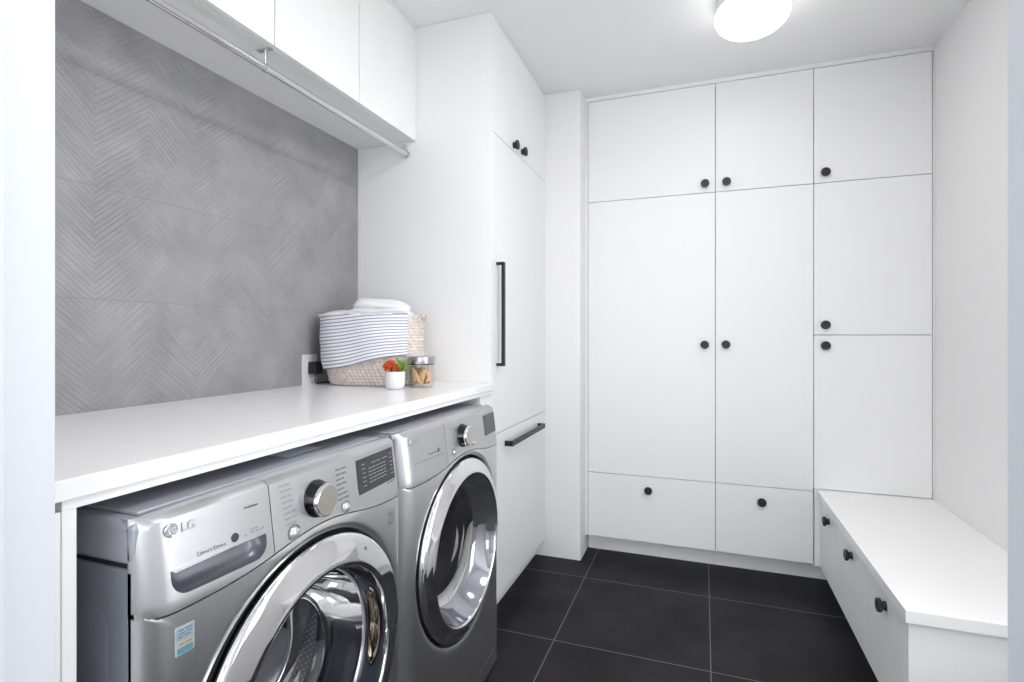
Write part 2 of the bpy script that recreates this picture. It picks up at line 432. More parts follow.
M['added_fill_lamp'] = mat('added_fill_diffuser', srgb(250, 248, 244), 0.4, emis=((1.0, 0.985, 0.965, 1), FILL_LAMP_STRENGTH))
fill_lamp = empty('ceiling_lamp', (0.06, 1.10, CZ), 'added unseen fill lamp, flat and round, on the ceiling nearer the doorway', 'lamp')  # added out of view to brighten the room
lathe('lamp_base', [(0.0, -0.001), (0.235, -0.001), (0.235, -0.030), (0.222, -0.034), (0.218, -0.030)], 'trim', fill_lamp)
lathe('lamp_shade', [(0.218, -0.029), (0.20, -0.032), (0.12, -0.035), (0.001, -0.036)], 'added_fill_lamp', fill_lamp)

# ------------------------------------------------------------------ knobs and handles
def knob(parent, pos, facing, r=0.0215):
    prof = [(0.0001, 0.0), (0.011, 0.0), (0.0150, 0.0), (0.0138, 0.004), (0.0135, 0.010), (0.0155, 0.0125), (0.0205, 0.0140), (r, 0.0155), (r, 0.0235), (r - .0012, 0.0252), (r - .004, 0.0258),
            (0.0105, 0.0250), (0.0098, 0.0240), (0.0001, 0.0238)]
    ax = {'-Y': 'Y', '+X': 'X', '-X': 'X'}[facing]; s = -1 if facing[0] == '-' else 1
    return lathe('knob', [(a, s * h) for a, h in prof], 'black', parent, axis=ax, origin=pos, segs=32)

G = 0.0015   # half gap between fronts
DF = 3.023   # front plane of the back wall doors

# ------------------------------------------------------------------ back wall wardrobes
def door_y(parent, name, x0, x1, z0, z1, kx, kz, y=DF):
    d = box(name, 'cab', x0 + G, x1 - G, y, y + .019, z0 + G, z1 - G, parent, bevel=0.0012)
    knob(d, (kx, y, kz), '-Y')
    return d
xa, xb, xc, xd = -0.6262, 0.0600, 0.5211, 1.0152
zt = 2.5925
KICKY = 3.10
w1 = empty('wardrobe', (0, 0, 0), 'widest white wardrobe column at the left of the back wall, above the wider drawer', 'wardrobe')
box('carcass', 'carcass', xa, xb - .0005, DF + .021, 3.128, 0.101, zt - .001, w1)
box('toe_kick', 'cab', xa - .012, xb - .0005, KICKY, 3.128, 0.0, 0.1005, w1)
door_y(w1, 'door', xa, xb, 2.0135, zt, 0.008, 2.060)
door_y(w1, 'door', xa, xb, 0.4665, 2.0135, 0.006, 1.201)
door_y(w1, 'drawer', xa, xb, 0.101, 0.4665, -0.287, 0.393)
w2 = empty('wardrobe', (0, 0, 0), 'narrow white wardrobe column in the middle of the back wall, above the narrower drawer', 'wardrobe')
box('carcass', 'carcass', xb + .0005, xc - .0005, DF + .021, 3.128, 0.101, zt - .001, w2)
box('toe_kick', 'cab', xb + .0005, 0.60, KICKY, 3.128, 0.0, 0.1005, w2)
door_y(w2, 'door', xb, xc, 2.0135, zt, 0.114, 2.060)
door_y(w2, 'door', xb, xc, 0.4665, 2.0135, 0.111, 1.203)
door_y(w2, 'drawer', xb, xc, 0.101, 0.4665, 0.283, 0.390)
w3 = empty('wardrobe', (0, 0, 0), 'white wardrobe column at the right, standing on the bench with three stacked doors', 'wardrobe')
box('carcass', 'carcass', xc + .0005, xd, DF + .021, 3.128, 0.483, zt - .001, w3)
door_y(w3, 'door', xc, xd, 2.0135, zt, 0.571, 2.062)
door_y(w3, 'door', xc, xd, 1.2525, 2.0135, 0.571, 1.303)
door_y(w3, 'door', xc, xd, 0.4800, 1.2525, 0.571, 1.200)
# fillers that close the built-in wardrobes to walls and ceiling
struct(boxes('trim_4', 'cab', [(-0.6412, xa - G, DF, DF + .1, 0.101, CZ - .0005), (xa - G, xd + .0055, DF, DF + .019, zt + G, CZ - .0005)]))
struct(box('trim_5', 'cab', xd + .0015, BX - .0005, DF, DF + .019, 0.4800, zt + .001))

# ------------------------------------------------------------------ bench along the right wall
BT = 0.4790
bench = empty('bench', (0, 0, 0), 'long low white storage bench with three knobbed doors along the right wall', 'bench')
bm = bmesh.new()
add_box(bm, 0.5335, BX - .001, 1.7757, DF - .002, BT - .036, BT)
finish('bench_top', bm, 'bench', bench, bevel=0.0015)
box('bench_top_back', 'bench', xc + .003, BX - .001, DF - .002, 3.128, BT - .036, BT - .0005, bench)
BF = 0.5455
box('carcass', 'carcass', BF + .021, BX - .001, 1.812, 3.128, 0.101, BT - .0365, bench)
box('end_panel', 'cab', BF, BX - .001, 1.793, 1.812, 0.0, BT - .0365, bench, bevel=0.001)
box('corner_post', 'cab', 0.5225, BF + .019, 3.003, 3.022, 0.101, BT - .0365, bench, bevel=0.001)
box('toe_kick', 'cab', BF + .055, BF + .07, 1.812, 3.10, 0.0, 0.1005, bench)
for i, (y0, y1, ky) in enumerate(((2.650, 3.002, 2.800), (2.228, 2.650, 2.400), (1.813, 2.228, 1.990))):
    d = box('door', 'cab', BF, BF + .019, y0 + G, y1 - G, 0.101, BT - .041, bench, bevel=0.0012)
    knob(d, (BF, ky, 0.390), '-X')

# ------------------------------------------------------------------ tall cabinet unit on the left
TX, TY0, TY1 = -0.8426, 2.073, 2.884
tall = empty('tall_cabinet', (0, 0, 0), 'tall white built-in cabinet right of the dryer with black bar handles', 'cabinet')
box('side_panel', 'cab', WX + .001, TX, TY0, TY0 + .019, 0.0, CZ - .001, tall, bevel=0.001)
box('carcass', 'carcass', WX + .001, TX - .021, TY0 + .019, TY1 + .009, 0.101, CZ - .002, tall)
box('toe_kick', 'cab', TX - .075, TX - .06, TY0 + .019, TY1 + .010, 0.0, 0.1005, tall)
box('filler_strip', 'cab', TX - .019, TX - .001, TY0 + .0195, TY1, 2.6045, CZ - .001, tall)
box('end_strip', 'cab', TX - .019, TX - .001, TY1 + .001, 2.8955, 0.101, CZ - .001, tall)
def door_x(parent, name, y0, y1, z0, z1, x=TX):
    return box(name, 'cab', x - .019, x, y0 + G, y1 - G, z0 + G, z1 - G, parent, bevel=0.0012)
ya = TY0 + .018
d = door_x(tall, 'door', ya, 2.4185 + G - .0003, 2.119, 2.603); knob(d, (TX, 2.356, 2.147), '+X')
d = door_x(tall, 'door', 2.4185 - G + .0003, TY1, 2.119, 2.603); knob(d, (TX, 2.478, 2.155), '+X')
def bar_handle(parent, a, b, axis, off=0.036):
    bm = bmesh.new(); x1 = TX + off
    if axis == 'Z':
        y = a[1]; add_box(bm, x1 - .012, x1, y - .010, y + .010, a[2], b[2])
        for z in (a[2], b[2] - .012): add_box(bm, TX + .0003, x1 - .006, y - .010, y + .010, z, z + .012)
    else:
        z = a[2]; add_box(bm, x1 - .012, x1, a[1], b[1], z - .0115, z + .0115)
        for y in (a[1], b[1] - .012): add_box(bm, TX + .0003, x1 - .006, y, y + .012, z - .0115, z + .0115)
    return finish('handle', bm, 'black', parent, bevel=0.0008)
d = door_x(tall, 'door', ya, TY1, 0.8235, 2.119)
bar_handle(d, (0, 2.142, 1.118), (0, 2.142, 1.567), 'Z')
d = door_x(tall, 'drawer', ya, TY1, 0.101, 0.8235)
bar_handle(d, (0, 2.235, 0.764), (0, 2.752, 0.764), 'Y', 0.040)

# ------------------------------------------------------------------ overhead cabinets on the left
UX, UZ = -1.2014, 2.113
us = [0.458, 0.834, 1.247, 1.660, 2.072]
lab = ['white overhead cabinet nearest the doorway, over the washer', 'white overhead cabinet above the washer, second from the doorway',
       'white overhead cabinet between the rod bracket and the last one', 'white overhead cabinet touching the tall cabinet']
for i in range(4):
    u = empty('wall_cabinet', (0, 0, 0), lab[i], 'cabinet', 'overhead cabinets on the left wall')
    y0, y1 = us[i] + .0004, us[i + 1] - .0004
    box('carcass', 'cab', WX + .001, UX - .021, y0, y1, UZ, 2.603, u)
    box('door', 'cab', UX - .019, UX, y0 + .0012, y1 - .0012, UZ, 2.602, u, bevel=0.0012)
struct(box('trim_6', 'cab', WX + .001, UX - .001, 0.458, 2.072, 2.6045, CZ - .0005))

# hanging rod under the overhead cabinets
rod = empty('clothes_rod', (-1.243, 0, 2.057), 'long chrome clothes rod hung under the overhead cabinets', 'rod')
tube('rod', [(0, 0.47, 0), (0, 1.2, 0), (0, 2.0685, 0)], 0.0110, 'rod', rod, segs=24)
def bracket(y, plate=True):
    bm = bmesh.new()
    if plate: add_box(bm, -.026, .026, y - .008, y + .008, 0.0520, 0.0555)
    add_box(bm, -.0025, .0025, y - .004, y + .004, 0.009, 0.0525)
    o = finish('bracket', bm, 'rod', rod, bevel=0.001)
    lathe('collar', [(0.0115, y - .006), (0.0130, y - .005), (0.0130, y + .005), (0.0115, y + .006)], 'rod', o, axis='Y', segs=24)
bracket(1.253)
lathe('flange', [(0.0001, 2.0715), (0.014, 2.0715), (0.014, 2.066), (0.0125, 2.065), (0.0125, 2.058)], 'rod', rod, axis='Y', segs=24)
box('hook', 'rod', -.004, .004, 2.048, 2.066, 0.012, 0.040, rod, bevel=0.001)

# ------------------------------------------------------------------ counter over the machines
CX, CT = -0.8284, 1.0507
counter = empty('countertop', (0, 0, 0), 'long white countertop over the washer and dryer', 'countertop')
box('slab', 'quartz', WX + .001, CX, 0.458, TY0 - .001, CT - .0295, CT, counter, bevel=0.0015)
box('fascia', 'cab', CX - .024, CX - .005, 0.478, TY0 - .001, 1.0063, CT - .0297, counter, bevel=0.0008)
gab = empty('gable_panel', (0, 0, 0), 'thin white end panel left of the washer holding the countertop', 'panel')
box('panel', 'cab', WX + .001, CX - .005, 0.478, 0.4965, 0.0, 1.0060, gab, bevel=0.0008)
box('filler_strip', 'cab', CX - .03, CX - .007, 0.4575, 0.4775, 0.0, 1.0060, gab)
g2 = box('gable_panel', 'cab', WX + .001, TX - .0005, 1.957, TY0 - .001, 0.0, 1.0060, bevel=0.0008)
tag(g2, 'white end panel between the dryer and the tall cabinet', 'panel')

# ------------------------------------------------------------------ outlet and plug
ot = empty('wall_outlet', (WX, 1.7495, 1.111), 'white wall outlet plate on the grey tile beside the basket', 'outlet')
box('plate', 'outlet', 0.0, 0.0065, -.0425, .0425, -.062, .062, ot, bevel=0.003, segs=3)
for zz in (-.022, .022):
    s = box('socket', 'outlet', 0.006, 0.0085, -.017, .017, zz - .015, zz + .015, ot, bevel=0.004)
    boxes('slot', 'darkgap', [(0.0084, 0.0088, -.008, -.0065, zz - .004, zz + .006), (0.0084, 0.0088, .0065, .008, zz - .004, zz + .006), (0.0084, 0.0088, -.002, .002, zz - .010, zz - .006)], s)
plug = empty('power_adapter', (WX + .009, 1.758, 1.118), 'black plug adapter with a cord in the outlet', 'adapter')
box('housing', 'black', 0.0005, 0.036, -.024, .024, -.024, .026, plug, bevel=0.005, segs=3)
tube('cord', [(0.016, 0.0, -.024), (0.016, 0.0, -.034), (0.014, 0.002, -.046), (0.010, 0.010, -.058), (0.006, 0.022, -.064), (0.005, 0.045, -.0645), (0.004, 0.10, -.0645)], 0.0021, 'black', plug, segs=8)

# ------------------------------------------------------------------ washing machine and dryer
def fx(y, z):
    """front surface of a machine in local coordinates, bulging and leaning back at the top"""
    t = min(abs(y) / 0.343, 1.0)
    x = 0.016 * (1 - t * t)
    e = max(0.0, (t - 0.875) / 0.125)
    x -= 0.034 * (1 - math.sqrt(max(0.0, 1 - e * e * 0.995)))
    if z > 0.845: x -= (z - 0.845) * 0.13
    return x
def seam_z(y):
    return 0.829 + 0.037 * math.exp(-((y - .01) / 0.165) ** 2) + 0.004 * abs(y) / .343

def ysamples(y0, y1, n):
    base = [y0 + (y1 - y0) * i / n for i in range(n + 1)]
    extra = [s * v for s in (-1, 1) for v in (.303, .310, .316, .322, .328, .332, .336, .339, .3415, .343)]
    out = sorted(set(base + [e for e in extra if y0 < e < y1]))
    return out

def shell(name, ys, zlo, zhi, nz, m, parent, depth=0.03, top_round=0.0, lift=0.0, angle=40):
    """slab whose front follows fx; zlo / zhi are functions of y"""
    bm = bmesh.new(); F = []; Bk = []
    for y in ys:
        a, b = zlo(y), zhi(y); cf = []; cb = []
        for k in range(nz + 1):
            s = k / nz
            z = a + (b - a) * s
            x = fx(y, z) + lift
            if top_round:
                q = max(0.0, 1 - (b - z) / top_round)
                x -= top_round * (1 - math.sqrt(max(0.0, 1 - q * q)))
            cf.append(bm.verts.new((x, y, z))); cb.append(bm.verts.new((min(x, fx(y, z)) - depth if not top_round else -.045, y, z)))
        F.append(cf); Bk.append(cb)
    n, k1 = len(ys), nz
    for i in range(n - 1):
        for k in range(nz):
            bm.faces.new((F[i][k], F[i + 1][k], F[i + 1][k + 1], F[i][k + 1]))
            bm.faces.new((Bk[i][k], Bk[i][k + 1], Bk[i + 1][k + 1], Bk[i + 1][k]))
        bm.faces.new((F[i][0], Bk[i][0], Bk[i + 1][0], F[i + 1][0]))
        bm.faces.new((F[i][nz], F[i + 1][nz], Bk[i + 1][nz], Bk[i][nz]))
    for k in range(nz):
        bm.faces.new((F[0][k], F[0][k + 1], Bk[0][k + 1], Bk[0][k]))
        bm.faces.new((F[-1][k], Bk[-1][k], Bk[-1][k + 1], F[-1][k + 1]))
    return finish(name, bm, m, parent, angle=angle)

def decal(name, y0, y1, z0, z1, m, parent, lift=0.0006, slant=0.0, ny=6, nz=3):
    """printed patch that lies on the curved front"""
    bm = bmesh.new()
    V = [[bm.verts.new((fx(y0 + (y1 - y0) * i / ny, z0 + (z1 - z0) * k / nz) + lift, y0 + (y1 - y0) * i / ny, z0 + (z1 - z0) * k / nz + slant * i / ny)) for k in range(nz + 1)] for i in range(ny + 1)]
    for i in range(ny):
        for k in range(nz): bm.faces.new((V[i][k], V[i + 1][k], V[i + 1][k + 1], V[i][k + 1]))
    r = bmesh.ops.solidify(bm, geom=list(bm.faces), thickness=0.0005)
    return finish(name, bm, m, parent)

def dashes(name, rows, m, parent, lift=0.0012, h=0.0032):
    """small illegible lines of print: rows of (y, z, [lengths])"""
    bm = bmesh.new()
    for y, z, lens in rows:
        for L in lens:
            a, b = y, y + L
            p = [(fx(a, z) + lift, a, z), (fx(b, z) + lift, b, z), (fx(b, z + h) + lift, b, z + h), (fx(a, z + h) + lift, a, z + h)]
            bm.faces.new([bm.verts.new(q) for q in p]); y = b + 0.0022
    return finish(name, bm, m, parent)

def text_on(name, s, y, z, size, m, parent, lift=0.0014, depth=0.0004, bold=0.0, spacing=1.0):
    c = bpy.data.curves.new(name, 'FONT'); c.body = s; c.size = size; c.extrude = depth; c.offset = bold
    c.space_character = spacing
    t = bpy.data.objects.new(name, c); COL.objects.link(t)
    bpy.context.view_layer.update()
    me = bpy.data.meshes.new_from_object(t.evaluated_get(bpy.context.evaluated_depsgraph_get()))
    bpy.data.objects.remove(t, do_unlink=True); bpy.data.curves.remove(c)
    for v in me.vertices:
        yy, zz, dd = y + v.co.x, z + v.co.y, v.co.z
        v.co = (fx(yy, zz) + lift + dd, yy, zz)
    me.name = name
    return link_obj(name, me, m, parent)

def sweep_front(name, r0, r1, y, z, x0, x1, m, parent, segs=32, dome=0.0):
    """short round button standing on the front at (y, z)"""
    b = fx(y, z) - 0.002
    prof = [(r0, b + x0), (r1, b + x1 - .001), (r1 - .0015, b + x1)]
    if dome:
        for k in range(1, 6):
            a = k / 6 * PI / 2; prof.append(((r1 - .0015) * math.cos(a), b + x1 + dome * math.sin(a)))
    prof.append((0.0001, b + x1 + dome))
    return lathe(name, prof, m, parent, axis='X', origin=(0, y, z), segs=segs)

ZC = 0.548
def machine(name, loc, label, cat, dryer):
    t = empty(name, loc, label, cat)
    # --- painted cabinet, open at the front
    bm = bmesh.new()
    xb, xf = -0.685, -0.034
    add_box(bm, xb, xf, -.343, -.335, 0.025, 0.905); add_box(bm, xb, xf, .335, .343, 0.025, 0.905)
    add_box(bm, xb, xb + .01, -.335, .335, 0.025, 0.905); add_box(bm, xb + .01, xf, -.335, .335, 0.025, 0.035)
    body = finish('body', bm, 'graphite', t, bevel=0.004)
    # pressed-in panel on each side
    for s in (-1, 1):
        bm = bmesh.new(); Y = s * 0.3432
        pts = []
        for (cx_, cz_, a0) in ((-.135, .80, 0), (-.60, .80, 90), (-.60, .12, 180), (-.135, .12, 270)):
            for k in range(7):
                a = math.radians(a0 + 15 * k); pts.append((cx_ + .05 * math.cos(a), cz_ + .05 * math.sin(a)))
        o_ = [bm.verts.new((x, Y, z)) for x, z in pts]
        i_ = [bm.verts.new((x + (.007 if x < -.4 else -.007), Y + s * .0022, z + (.007 if z < .45 else -.007))) for x, z in pts]
        n = len(pts)
        for k in range(n): bm.faces.new((o_[k], o_[(k + 1) % n], i_[(k + 1) % n], i_[k]))
        bm.faces.new(i_)
        finish('side_pressing', bm, 'graphite', body, angle=20)
    box('lid_groove', 'darkgap', xb + .003, xf - .002, -.3385, .3385, 0.9045, 0.9105, t)
    # --- lid
    lid = box('top_panel', 'topgrey', xb, -0.030, -.343, .343, 0.910, 0.975, t, bevel=0.010, segs=4)
    bm = bmesh.new(); add_box(bm, -0.66, -0.060, -.318, .318, 0.9745, 0.981)
    finish('raised_lid', bm, 'topgrey', lid, bevel=0.005, segs=3)
    # --- control panel: left fascia and console
    seam = 0.0012
    ztop = lambda y: 0.983 - 0.004 * (abs(y) / .343) ** 4
    ysplit = -0.119
    lo = lambda y: seam_z(y) + seam
    left = shell('detergent_drawer' if not dryer else 'control_fascia', ysamples(-.343, ysplit - .0009, 16), lo, ztop, 16, 'steel_panel', t, top_round=0.011)
    cons = shell('control_panel', ysamples(ysplit + .0009, .343, 24), lo, ztop, 16, 'steel_panel', t, top_round=0.011)
    if not dryer:
        # scooped handle: flat top edge, round lower corners
        bm = bmesh.new(); N = 14
        y0, y1, zt_, zb_ = -.308, -.134, 0.8935, 0.855
        rad = .026
        out = [(y0, zt_)]
        for k in range(9):
            a = PI + PI / 2 * k / 8; out.append((y0 + rad + rad * math.cos(a), zb_ + rad + rad * math.sin(a)))
        for k in range(9):
            a = 1.5 * PI + PI / 2 * k / 8; out.append((y1 - rad + rad * math.cos(a), zb_ + rad + rad * math.sin(a)))
        out.append((y1, zt_))
        lay = []
        for d_, sc in ((0.03, 1.0), (0.0, 1.0), (-0.007, .985), (-0.013, .94), (-0.019, .86), (-0.024, .74), (-0.0275, .58), (-0.029, .40)):
            lay.append([bm.verts.new((fx(y, z) + d_, (y0 + y1) / 2 + (y - (y0 + y1) / 2) * (1 - (1 - sc) * .35), zt_ + (z - zt_) * sc)) for y, z in out])
        n = len(out)
        for a, b in zip(lay, lay[1:]):
            for k in range(n): bm.faces.new((a[k], a[(k + 1) % n], b[(k + 1) % n], b[k]))
        bm.faces.new(lay[0]); bm.faces.new(lay[-1])
        cut = finish('cutter', bm, 'steel_panel', t)
        bpy.context.view_layer.update()
        boolean(left, cut)
        # darker liner inside the scoop
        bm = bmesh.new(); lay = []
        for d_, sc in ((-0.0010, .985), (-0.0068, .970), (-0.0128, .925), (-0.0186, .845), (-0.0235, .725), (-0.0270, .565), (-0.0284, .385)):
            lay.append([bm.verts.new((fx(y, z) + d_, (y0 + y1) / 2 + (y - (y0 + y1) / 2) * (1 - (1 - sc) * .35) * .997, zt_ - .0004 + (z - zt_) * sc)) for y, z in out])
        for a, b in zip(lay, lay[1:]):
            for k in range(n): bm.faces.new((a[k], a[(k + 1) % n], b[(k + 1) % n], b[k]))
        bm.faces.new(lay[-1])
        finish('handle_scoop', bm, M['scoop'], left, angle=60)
        box('scoop_lip', 'chrome', fx(-.2, .895) - .006, fx(-.2, .895) + .0022, y0 + .002, y1 - .03, zt_ - .0005, zt_ + .0018, left, bevel=0.0006)
        text_on('lettering', 'Direct Drive', -.266, 0.9018, 0.0098, 'mark2', left, bold=-.0001)
        lathe('badge', [(0.0001, fx(-.19, .907) + .0012), (0.0070, fx(-.19, .907) + .0010), (0.0078, fx(-.19, .907) - .001)], 'markdark', left, axis='X', origin=(0, -.197, .9075), segs=28)
        dashes('small_print', [(-.180, .9035, [.005]), (-.167, .9045, [.009, .007, .009]), (-.167, .9095, [.006, .008])], 'markfaint', left, h=.0026)
        text_on('model_print', 'TrueSteam', -.176, 0.948, 0.0066, 'mark', left)
    else:
        dashes('small_print', [(-.225, .9045, [.012, .010, .008, .009, .006, .009])], 'mark', left, h=.0036)
        decal('badge', -.172, -.164, .903, .915, 'markdark', left)
        dashes('engraved_line', [(-.30, .893, [.165])], 'mark', left, h=.0012)
    # logo: round face mark and two letters
    ly, lz = -.302, 0.9545
    lathe('logo', [(0.0108, fx(ly, lz) - .001), (0.0108, fx(ly, lz) + .0012), (0.0090, fx(ly, lz) + .0018), (0.0084, fx(ly, lz) + .0012), (0.0001, fx(ly, lz) + .0012)], 'pearl', left, axis='X', origin=(0, ly, lz), segs=32)
    text_on('logo_face', 'LG', ly - .0052, lz - .0040, 0.0105, 'logogrey', left, lift=0.0016, bold=.0001)
    text_on('logo_letters', 'LG', ly + .0150, lz - .0075, 0.0195, 'logogrey', left, bold=.0003)
    # --- dial and buttons
    dy, dz = (0.001, 0.9165) if not dryer else (-0.002, 0.9215)
    dial = sweep_front('dial', .0385, .0325, dy, dz, 0.0, .022, 'dialblack', cons)
    base = fx(dy, dz)
    lathe('dial_cap', [(0.0330, base + .019), (0.0328, base + .0245), (0.0315, base + .0272), (0.0300, base + .0278)], 'chrome', dial, axis='X', origin=(0, dy, dz), segs=48)
    lathe('dial_face', [(0.0302, base + .0277), (0.0296, base + .0271), (0.0001, base + .0271)], 'dialface', dial, axis='X', origin=(0, dy, dz), segs=48)
    for by, bz, br in ((-.069, .8715, .0142), (.087, .8730, .0130)) if not dryer else ((-.076, .882, .0105), (.072, .884, .0085)):
        b_ = sweep_front('button', br, br - .0008, by, bz, 0.0, .004, 'pearl', cons, dome=.006)
        lathe('button_rim', [(br + .0005, fx(by, bz) - .002), (br + .0018, fx(by, bz) + .0008), (br + .0008, fx(by, bz) + .0014), (br - .0002, fx(by, bz) + .0004)], 'mark', b_, axis='X', origin=(0, by, bz), segs=32)
    rnd = random.Random(3)
    if not dryer:
        rows = []
        for k in range(8):
            rows.append((-.096 + .0012 * k, .9640 - .0105 * k, [.010 + .006 * rnd.random(), .008 + .010 * rnd.random()]))
        dashes('cycle_names', rows, 'markfaint', cons)
        rows = []
        for k in range(7):
            rows.append((.063, .9565 - .0105 * k, [.012 + .006 * rnd.random(), .008 + .014 * rnd.random()]))
        dashes('cycle_names', rows, 'mark', cons)
        dashes('small_print', [(-.067, .877, [.008]), (-.067, .871, [.010]), (-.067, .865, [.006])], 'marklight', cons, h=.0024)
        scr = decal('display', .140, .303, .884, .962, 'display', cons, lift=0.0012, ny=10)
        rows = []
        for k in range(6):
            rows += [(.158, .8985 + .0098 * k, [.012 + .004 * rnd.random()]), (.284, .8985 + .0098 * k, [.010 + .004 * rnd.random()])]
            if k < 5: rows.append((.182 + .004 * rnd.random(), .9015 + .0080 * k, [.014, .016, .012, .016, .012]))
        rows += [(.200, .944, [.018, .020]), (.247, .944, [.026])]
        dashes('display_print', rows, 'marklight', scr, lift=.0020, h=.0016)
        dashes('small_print', [(.262, .878, [.010, .014, .010])], 'mark', cons, h=.003)
    else:
        rows = []
        for k in range(7):
            rows.append((-.082 + .002 * k, .9500 - .0095 * k, [.010 + .010 * rnd.random()]))
        dashes('cycle_names', rows, 'markfaint', cons)
        decal('display', .190, .318, .886, .958, 'dryer_display', cons, lift=0.0012, ny=10)
    # --- lower front with a round opening
    R = 0.295; zc = ZC if not dryer else 0.560; dyo = 0.004 if not dryer else -0.002
    zb, yl = 0.072, 0.343
    ang = [2 * PI * k / 144 for k in range(144)]
    def outline(a):
        c, s = math.cos(a), math.sin(a)
        best = 9
        if abs(c) > 1e-6: best = min(best, yl / abs(c))
        if s < -1e-6: best = min(best, (zc - zb) / -s)
        if s > 1e-6:
            r = .2
            for _ in range(60):
                r = (seam_z(r * c) - seam - zc) / s if abs(r * c) <= yl else yl / max(abs(c), 1e-6)
                if abs(r * c) > yl: r = yl / abs(c); break
            best = min(best, r)
        return best
    for (yy, zz) in ((yl, zb), (-yl, zb), (yl, seam_z(yl) - seam), (-yl, seam_z(yl) - seam)):
        ang.append(math.atan2(zz - zc, yy) % (2 * PI))
    for yy in (.303, .31, .316, .322, .328, .332, .336, .339, .3415):
        for s1 in (-1, 1):
            ang.append(math.atan2(zb - zc, s1 * yy) % (2 * PI)); ang.append(math.atan2(seam_z(yy) - seam - zc, s1 * yy) % (2 * PI))
    ang = sorted(set(round(a, 6) for a in ang))
    bm = bmesh.new(); cols = []
    steps = [0, .02, .06, .12, .2, .3, .4, .5, .6, .7, .8, .86, .91, .95, .98, 1.0]
    for a in ang:
        r1 = outline(a); col_ = []
        r1 = max(r1, R + .001)
        for s in steps:
            r = R + (r1 - R) * s; y, z = r * math.cos(a), zc + r * math.sin(a)
            y = max(-yl, min(yl, y))
            # a rolled edge around the door opening
            lip = .004 * math.exp(-((r - R) / .006) ** 2)
            col_.append(bm.verts.new((fx(y, z) - lip, y, z)))
        o1 = col_[-1].co
        col_.append(bm.verts.new((min(o1.x - .012, -.034), o1.y, o1.z)))
        i0 = col_[0].co
        col_.insert(0, bm.verts.new((i0.x - .03, i0.y, i0.z)))
        cols.append(col_)
    n = len(cols)
    for i in range(n):
        a, b = cols[i], cols[(i + 1) % n]
        for k in range(len(a) - 1): bm.faces.new((a[k], b[k], b[k + 1], a[k + 1]))
    front = finish('front_panel', bm, 'steel', t, angle=40)
    # bottom plinth
    shell('plinth', ysamples(-.343, .343, 20), lambda y: .012, lambda y: .069, 4, 'steel', t)
    # dark ring recess behind the door
    lathe('door_recess', [(.2955, -.004), (.2955, -.020), (.272, -.022), (.250, -.022)], 'darkgap', t, axis='X', origin=(0, dyo, zc), segs=96)
    # --- door
    if not dryer:
        prof = [(.277, -.018), (.283, -.006), (.2845, .008), (.2838, .0155), (.2812, .0200), (.2765, .0222), (.268, .0245), (.250, .0285), (.232, .0325), (.2230, .0342), (.2190, .0335), (.2172, .029), (.2166, .022)]
        door = lathe('door', prof, 'chrome', t, axis='X', origin=(0, dyo, zc), segs=128, angle=60)
        lathe('door_inner_ring', [(.2168, .0225), (.2165, .012), (.2130, -.010), (.2095, -.022), (.2075, -.027)], 'funnel', door, axis='X', origin=(0, dyo, zc), segs=128, angle=40)
        lathe('glass_rim', [(.2077, -.0265), (.2055, -.024), (.2030, -.026), (.2020, -.031)], 'pearl', door, axis='X', origin=(0, dyo, zc), segs=128, angle=60)
        lathe('door_glass', [(.2025, -.030), (.193, -.065), (.182, -.100), (.170, -.125), (.154, -.143), (.130, -.154), (.095, -.161), (.05, -.165), (.0005, -.167)], 'bowl', door, axis='X', origin=(0, dyo, zc), segs=96, angle=80)
        # oval grip pocket on the hinge-free side
        bm = bmesh.new(); lay = []
        for sc, dd in ((1.0, 0.0), (.95, .0052), (.88, .0060), (.80, .0040), (.60, .0034), (.01, .0032)):
            ring = []
            for k in range(36):
                a = 2 * PI * k / 36; u = .0180 * sc * math.cos(a); v = .098 * sc * math.copysign(abs(math.sin(a)) ** .8, math.sin(a))
                phi = v / .212 + .03; xx = -.002 + u * .96; rr = .2143 + xx * .18
                ring.append(bm.verts.new((xx + dd * .3, dyo + (rr - dd) * math.cos(phi), zc + (rr - dd) * math.sin(phi))))
            lay.append(ring)
        for a_, b_ in zip(lay, lay[1:]):
            for k in range(36): bm.faces.new((a_[k], a_[(k + 1) % 36], b_[(k + 1) % 36], b_[k]))
        finish('door_grip', bm, 'grip', door, angle=60)
        # gasket, drum, baffles
        lathe('gasket', [(.272, -.024), (.245, -.030), (.224, -.050), (.214, -.075), (.205, -.100), (.198, -.112), (.206, -.122), (.196, -.130), (.186, -.133), (.184, -.150), (.198, -.158)], 'rubber', t, axis='X', origin=(0, dyo, zc), segs=96, angle=80)
        dp = [(.190, -.152), (.196, -.160), (.232, -.164), (.243, -.172)] + [(.245, -.176 - .036 * k) for k in range(10)] + [(.235, -.52), (.16, -.525), (.0005, -.53)]
        drum = lathe('drum', dp, 'drum', t, axis='X', origin=(0, dyo, zc), segs=96, angle=40, uv=True)
        for k in range(3):
            th = math.radians(62 + 120 * k); bm = bmesh.new()
            prof_b = [(-.030, .243), (-.022, .222), (-.010, .198), (.0, .192), (.010, .198), (.022, .222), (.030, .243)]
            rows_b = []
            for xx, sc in ((-.150, .25), (-.17, .8), (-.22, 1), (-.40, 1), (-.46, .8), (-.49, .3)):
                rr_ = []
                for tt, rad_ in prof_b:
                    rad2 = .243 - (.243 - rad_) * sc; tw = (xx + .3) * .25
                    a = th + tt / .22 + tw
                    rr_.append(bm.verts.new((xx, rad2 * math.cos(a), zc + rad2 * math.sin(a))))
                rows_b.append(rr_)
            for a_, b_ in zip(rows_b, rows_b[1:]):
                for q in range(6): bm.faces.new((a_[q], a_[q + 1], b_[q + 1], b_[q]))
